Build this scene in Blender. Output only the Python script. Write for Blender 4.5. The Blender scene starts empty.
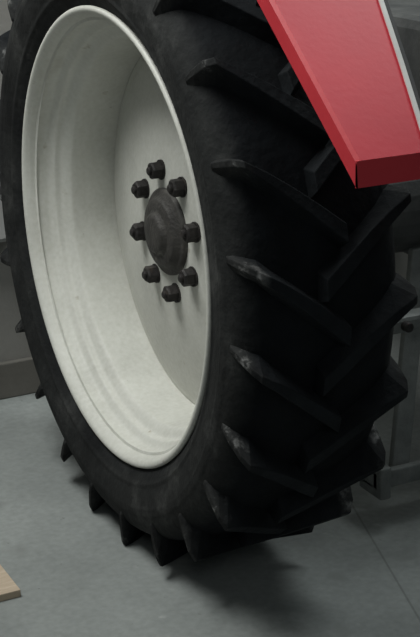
import bpy, math, random
from mathutils import Vector, Matrix
random.seed(3)
S=bpy.context.scene
S.view_settings.view_transform='Standard'
ZC=0.7165
# ---------------- materials
def newmat(name):
    m=bpy.data.materials.new(name); m.use_nodes=True
    nt=m.node_tree; b=nt.nodes['Principled BSDF']
    return m,nt,b
def mottled(name,stops,scale=8,detail=8,rough=.7,bump=.1,bscale=60,metal=0,spec=.3,grain=0.0,stretch=(1,1,1),stain=None):
    m,nt,b=newmat(name); L=nt.links.new
    tc=nt.nodes.new('ShaderNodeTexCoord'); mp=nt.nodes.new('ShaderNodeMapping'); mp.inputs['Scale'].default_value=stretch
    L(tc.outputs['Object'],mp.inputs[0])
    n=nt.nodes.new('ShaderNodeTexNoise'); n.inputs['Scale'].default_value=scale; n.inputs['Detail'].default_value=detail
    n.inputs['Roughness'].default_value=.62
    L(mp.outputs[0],n.inputs['Vector'])
    r=nt.nodes.new('ShaderNodeValToRGB')
    while len(r.color_ramp.elements)<len(stops): r.color_ramp.elements.new(.5)
    for e,(p,c) in zip(r.color_ramp.elements,stops): e.position=p; e.color=(*c,1)
    L(n.outputs['Fac'],r.inputs[0])
    out=r.outputs[0]
    n2=nt.nodes.new('ShaderNodeTexNoise'); n2.inputs['Scale'].default_value=bscale; n2.inputs['Detail'].default_value=6
    L(tc.outputs['Object'],n2.inputs['Vector'])
    if grain:
        mx=nt.nodes.new('ShaderNodeMix'); mx.data_type='RGBA'; mx.blend_type='OVERLAY'; mx.inputs[0].default_value=grain
        L(out,mx.inputs[6]); L(n2.outputs['Fac'],mx.inputs[7]); out=mx.outputs[2]
    if stain:
        for sc,thr,col in stain:
            n3=nt.nodes.new('ShaderNodeTexNoise'); n3.inputs['Scale'].default_value=sc; n3.inputs['Detail'].default_value=5
            L(tc.outputs['Object'],n3.inputs['Vector'])
            r3=nt.nodes.new('ShaderNodeValToRGB'); r3.color_ramp.elements[0].position=thr; r3.color_ramp.elements[1].position=thr+.07
            L(n3.outputs['Fac'],r3.inputs[0])
            mx=nt.nodes.new('ShaderNodeMix'); mx.data_type='RGBA'; L(r3.outputs[0],mx.inputs[0]); L(out,mx.inputs[6]); mx.inputs[7].default_value=(*col,1); out=mx.outputs[2]
    L(out,b.inputs['Base Color'])
    b.inputs['Roughness'].default_value=rough; b.inputs['Metallic'].default_value=metal
    b.inputs['Specular IOR Level'].default_value=spec
    bp=nt.nodes.new('ShaderNodeBump'); bp.inputs['Strength'].default_value=bump; bp.inputs['Distance'].default_value=.01
    L(n2.outputs['Fac'],bp.inputs['Height']); L(bp.outputs[0],b.inputs['Normal'])
    return m
def rubber(name,a,b_,dust_lit,lo=.145,hi=.172,scale4=5):
    m,nt,b=newmat(name); L=nt.links.new; N=nt.nodes.new
    tc=N('ShaderNodeTexCoord'); sp=N('ShaderNodeSeparateXYZ'); L(tc.outputs['Object'],sp.inputs[0])
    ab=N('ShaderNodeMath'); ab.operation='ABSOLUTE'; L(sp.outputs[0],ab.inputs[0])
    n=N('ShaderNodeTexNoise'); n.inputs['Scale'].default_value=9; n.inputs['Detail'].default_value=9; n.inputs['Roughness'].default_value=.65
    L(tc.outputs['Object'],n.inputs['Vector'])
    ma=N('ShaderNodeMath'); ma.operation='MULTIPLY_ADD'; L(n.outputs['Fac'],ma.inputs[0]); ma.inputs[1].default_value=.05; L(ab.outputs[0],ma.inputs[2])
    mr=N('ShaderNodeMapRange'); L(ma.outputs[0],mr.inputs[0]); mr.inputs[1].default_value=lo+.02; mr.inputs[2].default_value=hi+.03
    r=N('ShaderNodeValToRGB')
    for e,(p,c) in zip(r.color_ramp.elements,((.35,a),(.75,b_))): e.position=p; e.color=(*c,1)
    L(n.outputs['Fac'],r.inputs[0])
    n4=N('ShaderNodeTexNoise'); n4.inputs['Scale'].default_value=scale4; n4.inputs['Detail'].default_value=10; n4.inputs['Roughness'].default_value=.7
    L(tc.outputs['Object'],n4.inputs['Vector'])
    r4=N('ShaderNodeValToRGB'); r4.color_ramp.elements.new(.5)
    for e,(p,c) in zip(r4.color_ramp.elements,dust_lit): e.position=p; e.color=(*c,1)
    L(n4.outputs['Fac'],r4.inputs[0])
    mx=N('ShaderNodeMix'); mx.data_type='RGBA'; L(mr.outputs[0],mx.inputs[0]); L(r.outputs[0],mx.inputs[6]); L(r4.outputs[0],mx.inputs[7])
    L(mx.outputs[2],b.inputs['Base Color']); b.inputs['Roughness'].default_value=.8; b.inputs['Specular IOR Level'].default_value=.15
    n2=N('ShaderNodeTexNoise'); n2.inputs['Scale'].default_value=55; n2.inputs['Detail'].default_value=6; L(tc.outputs['Object'],n2.inputs['Vector'])
    bp=N('ShaderNodeBump'); bp.inputs['Strength'].default_value=.3; bp.inputs['Distance'].default_value=.01
    L(n2.outputs['Fac'],bp.inputs['Height']); L(bp.outputs[0],b.inputs['Normal'])
    return m
M_tyre=rubber('tyre_rubber',(.003,.0038,.0048),(.008,.0098,.012),((.34,(.0105,.0112,.0115)),(.52,(.023,.024,.0238)),(.70,(.066,.067,.065))))
M_lug=rubber('lug_rubber',(.004,.005,.0062),(.014,.0165,.019),((.40,(.009,.0093,.0098)),(.56,(.027,.028,.0275)),(.68,(.27,.27,.265))),.150,.176,11)  # paler shoulder ends: dust and scuffs, plus light on them painted in
M_rim=mottled('rim_paint',[(.3,(.51,.51,.47)),(.5,(.59,.59,.545)),(.75,(.65,.65,.605))],3.5,8,.5,.05,90,grain=.2,
   stain=[(22,.70,(.40,.37,.31)),(60,.74,(.24,.20,.16)),(4,.66,(.48,.47,.42))])
M_nut=mottled('rusty_steel',[(.3,(.013,.012,.012)),(.6,(.030,.027,.026)),(.8,(.08,.065,.05))],30,6,.6,.3,120,metal=.1)
M_hub=mottled('hub_steel',[(.3,(.030,.028,.027)),(.6,(.062,.059,.055)),(.8,(.15,.14,.125))],22,6,.6,.3,120,metal=.1)
M_red=mottled('red_paint',[(.3,(.43,.014,.029)),(.7,(.51,.019,.035))],4,6,.45,.03,80,spec=.35)
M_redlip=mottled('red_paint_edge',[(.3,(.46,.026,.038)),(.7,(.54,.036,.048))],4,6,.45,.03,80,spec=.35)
M_trim=mottled('pale_trim',[(.3,(.42,.42,.41)),(.7,(.52,.52,.50))],9,6,.5,.02,80)
M_dark=mottled('black_seal',[(.3,(.01,.01,.01)),(.7,(.02,.02,.02))],9,6,.6,.02,80)
M_steel=mottled('hitch_steel',[(.3,(.10,.108,.105)),(.6,(.18,.19,.185)),(.8,(.27,.28,.27))],12,8,.6,.2,80,metal=.1)
M_axle=mottled('axle_casting',[(.3,(.04,.042,.043)),(.7,(.09,.092,.09))],10,8,.7,.2,60)
M_wall=mottled('wall_plaster',[(.3,(.24,.232,.215)),(.7,(.31,.30,.28))],2.5,8,.9,.15,40)
M_base=mottled('baseboard_paint',[(.3,(.12,.113,.10)),(.7,(.16,.151,.135))],5,8,.8,.1,60)
M_boxp=mottled('box_enamel',[(.3,(.42,.42,.41)),(.7,(.5,.5,.49))],6,6,.5,.03,60)
M_wood=mottled('board_wood',[(.3,(.38,.30,.22)),(.7,(.52,.43,.33))],10,8,.7,.1,60,stretch=(1,8,1))
M_floor=mottled('concrete',[(.25,(.172,.185,.180)),(.5,(.235,.252,.245)),(.75,(.295,.313,.304))],2.2,10,.6,.05,60,spec=.4,grain=.25,
   stain=[(6,.62,(.20,.212,.205)),(34,.70,(.14,.147,.142)),(14,.68,(.33,.345,.335))])
def add_joint(m,p,q,w=.0035):
    nt=m.node_tree; L=nt.links.new; N=nt.nodes.new; b=nt.nodes['Principled BSDF']
    src=b.inputs['Base Color'].links[0].from_socket
    nx,ny=-(q[1]-p[1]),(q[0]-p[0]); l=math.hypot(nx,ny); nx/=l; ny/=l
    tc=N('ShaderNodeTexCoord'); dt=N('ShaderNodeVectorMath'); dt.operation='DOT_PRODUCT'; L(tc.outputs['Object'],dt.inputs[0]); dt.inputs[1].default_value=(nx,ny,0)
    sb=N('ShaderNodeMath'); sb.operation='SUBTRACT'; L(dt.outputs['Value'],sb.inputs[0]); sb.inputs[1].default_value=nx*p[0]+ny*p[1]
    ab=N('ShaderNodeMath'); ab.operation='ABSOLUTE'; L(sb.outputs[0],ab.inputs[0])
    mr=N('ShaderNodeMapRange'); L(ab.outputs[0],mr.inputs[0]); mr.inputs[1].default_value=w*.4; mr.inputs[2].default_value=w; mr.inputs[3].default_value=.5; mr.inputs[4].default_value=0
    mx=N('ShaderNodeMix'); mx.data_type='RGBA'; L(mr.outputs[0],mx.inputs[0]); L(src,mx.inputs[6]); mx.inputs[7].default_value=(.09,.095,.09,1)
    L(mx.outputs[2],b.inputs['Base Color'])
add_joint(M_floor,(.395,-.175),(.236,-.676))

# ---------------- helpers
import bmesh
def mesh(name,v,f,mats,parent=None,fm=None,smooth=False):
    me=bpy.data.meshes.new(name); me.from_pydata([tuple(p) for p in v],[],f); me.update()
    for m in mats: me.materials.append(m)
    if fm:
        for p,i in zip(me.polygons,fm): p.material_index=i
    for p in me.polygons: p.use_smooth=smooth
    o=bpy.data.objects.new(name,me); S.collection.objects.link(o)
    if parent: o.parent=parent
    bm=bmesh.new(); bm.from_mesh(me); bmesh.ops.recalc_face_normals(bm,faces=bm.faces); bm.to_mesh(me); bm.free()
    return o
def bevel(o,w,seg=2):
    b=o.modifiers.new('bevel','BEVEL'); b.width=w; b.segments=seg; b.limit_method='ANGLE'; b.angle_limit=.6
def box(name,a,b,mat,parent=None,bev=.003):
    x0,y0,z0=a; x1,y1,z1=b
    v=[(x0,y0,z0),(x1,y0,z0),(x1,y1,z0),(x0,y1,z0),(x0,y0,z1),(x1,y0,z1),(x1,y1,z1),(x0,y1,z1)]
    f=[(0,3,2,1),(4,5,6,7),(0,1,5,4),(1,2,6,5),(2,3,7,6),(3,0,4,7)]
    o=mesh(name,v,f,[mat],parent)
    if bev: bevel(o,bev)
    return o
def catmull(pts,n=6):
    out=[]
    for i in range(len(pts)-1):
        p0=pts[max(i-1,0)];p1=pts[i];p2=pts[i+1];p3=pts[min(i+2,len(pts)-1)]
        for k in range(n):
            t=k/n
            out.append(tuple(.5*((2*b)+(-a+c)*t+(2*a-5*b+4*c-d)*t*t+(-a+3*b-3*c+d)*t**3) for a,b,c,d in zip(p0,p1,p2,p3)))
    out.append(pts[-1]); return out
def W(x,r,ph): return (x,r*math.cos(ph),ZC+r*math.sin(ph))
def revolve(name,prof,mats,parent,N=192,closed=False):
    v=[];f=[]
    n=len(prof)
    for j in range(N):
        for (x,r) in prof: v.append(W(x,r,2*math.pi*j/N))
    for j in range(N):
        for i in range(n if closed else n-1):
            i2=(i+1)%n
            f.append((j*n+i,j*n+i2,((j+1)%N)*n+i2,((j+1)%N)*n+i))
    return mesh(name,v,f,mats,parent,None,True)

tr=bpy.data.objects.new('tractor',None); S.collection.objects.link(tr)
# ---------------- tyre
half=[(-.130,.492),(-.143,.499),(-.151,.508),(-.160,.519),(-.170,.535),(-.177,.556),(-.183,.585),(-.183,.612),(-.176,.640),(-.160,.663),(-.134,.677),(-.09,.685),(0,.688)]
h=catmull(half,5)
h2=[]
for (x,r) in h:
    for c,a in ((.545,.003),(.600,.002),(.612,.002)):
        if x<-.15: x-=a*math.exp(-((r-c)/.004)**2)
    h2.append((x,r))
prof=h2+[(-x,r) for (x,r) in h2[-2::-1]]
revolve('rear_tyre_carcass',prof,[M_tyre],tr)
NL=23; PH0=-.035
def lugs():
    v=[];f=[]
    base=[(-.178,.630),(-.173,.646),(-.161,.660),(-.142,.672),(-.115,.680),(-.07,.684),(-.02,.685),(.026,.685)]
    top =[(-.1830,.634),(-.182,.668),(-.177,.708),(-.166,.731),(-.122,.7275),(-.07,.725),(-.02,.724),(.026,.7235)]
    phs =[-.022,-.012,.000,.014,.054,.108,.165,.218]
    wt  =[.008,.012,.014,.015,.024,.031,.036,.039]
    wb  =[.020,.032,.042,.048,.052,.058,.064,.066]
    for side in (-1,1):
        for k in range(NL):
            p0=PH0+2*math.pi*(k+(.5 if side==1 else 0))/NL
            jit=random.uniform(-.004,.004); wj=random.uniform(.92,1.06)
            b0=len(v); n=len(base)
            for i in range(n):
                sx=1 if side==-1 else -1
                xb,rb=base[i]; xt,rt=top[i]; ph=p0+phs[i]+jit
                xb*=sx; xt*=sx
                v+= [W(xb,rb-.006,ph-wb[i]/2/rb),W(xt,rt,ph-wj*wt[i]/2/rt),W(xt,rt,ph+wj*wt[i]/2/rt),W(xb,rb-.006,ph+wb[i]/2/rb)]
            for i in range(n-1):
                a=b0+4*i
                for q in range(4):
                    q2=(q+1)%4
                    f.append((a+q,a+q2,a+4+q2,a+4+q))
            f.append((b0,b0+1,b0+2,b0+3))
            e=b0+4*(n-1); f.append((e+3,e+2,e+1,e))
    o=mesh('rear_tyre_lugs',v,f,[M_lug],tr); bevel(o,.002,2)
lugs()
# ---------------- rim
rp=[(-.136,.480),(-.144,.500),(-.152,.509),(-.159,.512),(-.164,.509),(-.1645,.503),(-.161,.497),(-.154,.492),(-.145,.488),(-.118,.482),(-.108,.479),(-.101,.472),(-.094,.464),(-.085,.462),(-.079,.459),(-.071,.449),(-.063,.441),(-.052,.438),(.0,.435),(.05,.435),(.08,.436),(.10,.460),(.112,.476),(.150,.481),(.168,.495),(.160,.505)]
revolve('rear_rim_barrel',catmull(rp,3),[M_rim],tr)
dp=[(.056,.437),(.051,.428),(.048,.414),(.042,.395),(.029,.34),(.015,.27),(.004,.20),(-.002,.15),(-.004,.10),(-.004,.06)]
dp=catmull(dp,4)
dpb=[(x+.012,r) for x,r in dp[::-1]]
revolve('rear_rim_disc',dp+dpb,[M_rim],tr,closed=True)
hp=[(-.002,.100),(-.012,.099),(-.016,.094),(-.017,.084),(-.028,.078),(-.031,.072),(-.032,.056),(-.032,.048),(-.041,.045),(-.045,.038),(-.046,.018),(-.046,.0001)]
revolve('rear_hub_cap',hp,[M_hub],tr,N=64)
def nut(name,ph,R=.14):
    c=Vector(W(-.001,R,ph)); v=[];f=[]
    rings=[(.006,.023,40),(-.005,.023,40),(-.005,.0195,6),(-.025,.0195,6),(-.029,.016,6),(-.029,.0095,40),(-.034,.0095,40),(-.036,.007,40),(-.036,.0001,40)]
    N=24
    for (x,r,k) in rings:
        for j in range(N):
            a=2*math.pi*j/N
            rr=r
            if k==6:
                am=((a+ph)%(math.pi/3))-math.pi/6
                rr=r*math.cos(math.pi/6)/math.cos(am)*1.08
            v.append((c.x+x,c.y+rr*math.cos(a),c.z+rr*math.sin(a)))
    for i in range(len(rings)-1):
        for j in range(N): f.append((i*N+j,i*N+(j+1)%N,(i+1)*N+(j+1)%N,(i+1)*N+j))
    mesh(name,v,f,[M_nut],tr)
for k in range(8): nut('wheel_nut_%d'%(k+1),2*math.pi*k/8+.56)
# ---------------- fender
def fender():
    s=.8125
    def zt(y): return 1.063+s*(y+.898)
    yb=-.898
    ys=[yb,-.75,-.60,-.45,-.32]
    path=[(y,zt(y)) for y in ys]
    path+=[(-.20,1.60),(-.05,1.66),(.20,1.67),(.45,1.60)]
    v=[];f=[];fm=[]
    xi=[.055,.098,.139,.16,.17,.17,.17,.17,.17]
    H=.046
    for (y,z),x1 in zip(path,xi):
        v+=[(-.083,y,z-H),(-.083,y,z-.006),(-.076,y,z),(x1,y,z)]
    n=len(path)
    for i in range(n-1):
        a=4*i
        for q in range(3):
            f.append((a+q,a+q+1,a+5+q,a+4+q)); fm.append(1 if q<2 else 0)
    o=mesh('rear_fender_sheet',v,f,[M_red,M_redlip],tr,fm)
    sm=o.modifiers.new('s','SOLIDIFY'); sm.thickness=.003
    y,z=path[0]
    v=[(-.083,y,z-H),(.45,y,z-H),(.45,y,z),(-.083,y,z),(-.083,y+.004,z-H),(.45,y+.004,z-H),(.45,y+.004,z),(-.083,y+.004,z)]
    mesh('rear_fender_flange',v,[(0,1,2,3),(4,7,6,5),(0,4,5,1),(3,2,6,7),(0,3,7,4),(1,5,6,2)],[M_redlip],tr)
    def strip(name,o0,o1,h,mat):
        v=[];f=[]
        for (y,z),x1 in zip(path,xi):
            v+=[(x1+o0,y,z-.002),(x1+o0,y,z+h),(x1+o1,y,z+h),(x1+o1,y,z-.002)]
        for i in range(len(path)-1):
            a=4*i
            for q in range(4): f.append((a+q,a+(q+1)%4,a+4+(q+1)%4,a+4+q))
        f+=[(0,3,2,1),tuple(4*(len(path)-1)+q for q in range(4))]
        mesh(name,v,f,[mat],tr)
    strip('fender_trim_strip',0,.009,.006,M_trim)
    strip('fender_seal_strip',.009,.018,.004,M_dark)
fender()
# ---------------- axle + hitch
def tube(name,a,b,r0,r1,mat,N=24):
    a=Vector(a);b=Vector(b);d=(b-a).normalized()
    u=d.orthogonal().normalized();w=d.cross(u); v=[];f=[]
    for p,r in ((a,.0001),(a,r0),(b,r1),(b,.0001)):
        for j in range(N):
            t=2*math.pi*j/N; v.append(p+(u*math.cos(t)+w*math.sin(t))*r)
    for i in range(3):
        for j in range(N): f.append((i*N+j,i*N+(j+1)%N,(i+1)*N+(j+1)%N,(i+1)*N+j))
    o=mesh(name,v,f,[mat],tr); bevel(o,.004); return o
tube('axle_shaft',(.008,0,ZC),(.30,0,ZC),.055,.055,M_axle)
tube('axle_housing',(.25,0,ZC),(.95,0,ZC),.11,.16,M_axle)
box('transmission_case',(.85,-.35,.45),(1.35,1.0-.12,1.1),M_axle,tr,.03)
def bar(name,a,b,wx,wy,mat):
    a=Vector(a);b=Vector(b);v=[]
    for p in (a,b):
        for dx,dy in ((-1,-1),(1,-1),(1,1),(-1,1)): v.append((p.x+dx*wx/2,p.y+dy*wy/2,p.z))
    o=mesh(name,v,[(0,3,2,1),(4,5,6,7),(0,1,5,4),(1,2,6,5),(2,3,7,6),(3,0,4,7)],[mat],tr); bevel(o,.004); return o
bar('hitch_lift_link',(.475,-.24,.12),(.60,-.12,.62),.05,.02,M_steel)
box('hitch_drawbar_channel',(.395,-.27,.09),(.95,-.25,.135),M_steel,tr,.004)
box('hitch_drawbar_web',(.395,-.25,.09),(.95,-.20,.098),M_steel,tr,.002)
box('hitch_end_plate',(.395,-.285,.070),(.425,-.19,.150),M_steel,tr,.004)
box('hitch_lower_link',(.36,-.30,.485),(.95,-.25,.525),M_steel,tr,.01)
tube('hitch_pin',(.44,-.32,.505),(.44,-.23,.505),.012,.012,M_nut)
# ---------------- room
box('floor',(-5,-6,-.05),(5,.95,0),M_floor,None,0)
box('wall_back',(-5,.95,-.05),(5,1.10,3.4),M_wall,None,0)
box('baseboard_back',(-5,.93,0),(5,.95,.11),M_base,None,.004)
box('wooden_board',(-1.05,-.178,0.0),(-.466,.10,.018),M_wood,None,.002)
eb=bpy.data.objects.new('electrical_box',None); S.collection.objects.link(eb)
box('enclosure',(-.36,.87,.49),(-.045,.95,.79),M_boxp,eb,.006)
box('cover',(-.35,.862,.50),(-.055,.87,.78),M_boxp,eb,.003)
box('latch',(-.085,.855,.62),(-.070,.862,.66),M_dark,eb,.002)
# ---------------- camera
yaw,pit,roll=.4698,.3309,-.0173
d=Vector((math.sin(yaw)*math.cos(pit),math.cos(yaw)*math.cos(pit),-math.sin(pit)))
r=Vector((math.cos(yaw),-math.sin(yaw),0)); u=r.cross(d)
r2=r*math.cos(roll)+u*math.sin(roll); u2=-r*math.sin(roll)+u*math.cos(roll)
cd=bpy.data.cameras.new('camera'); c=bpy.data.objects.new('camera',cd); S.collection.objects.link(c)
m=Matrix((r2,u2,-d)).transposed().to_4x4(); m.translation=Vector((-1.3668,-2.8844,1.6027)); c.matrix_world=m
cd.sensor_fit='VERTICAL'; cd.sensor_height=24; cd.lens=1463/637*24
S.camera=c
# ---------------- light
w=bpy.data.worlds.new('w'); S.world=w; w.use_nodes=True
w.node_tree.nodes['Background'].inputs[0].default_value=(.90,1,1,1); w.node_tree.nodes['Background'].inputs[1].default_value=.09
def area(name,loc,tgt,sx,sy,e,col):
    l=bpy.data.lights.new(name,'AREA'); l.shape='RECTANGLE'; l.size=sx; l.size_y=sy; l.energy=e; l.color=col
    o=bpy.data.objects.new(name,l); S.collection.objects.link(o); o.location=loc
    o.rotation_euler=(Vector(tgt)-Vector(loc)).to_track_quat('-Z','Y').to_euler()
area('ceiling_light',(-1.15,.15,3.1),(-.3,0,0),1.5,.9,72,(.98,1,.97))
area('ceiling_light.001',(1.5,.1,3.2),(.8,-.3,0),1.4,.9,36,(.94,1,.99))
area('front_fill_light',(-1.8,-4.2,3.2),(0,-.5,.6),1.4,1.0,12,(.95,1,1))  # added weak frontal fill behind the camera, not a known lamp
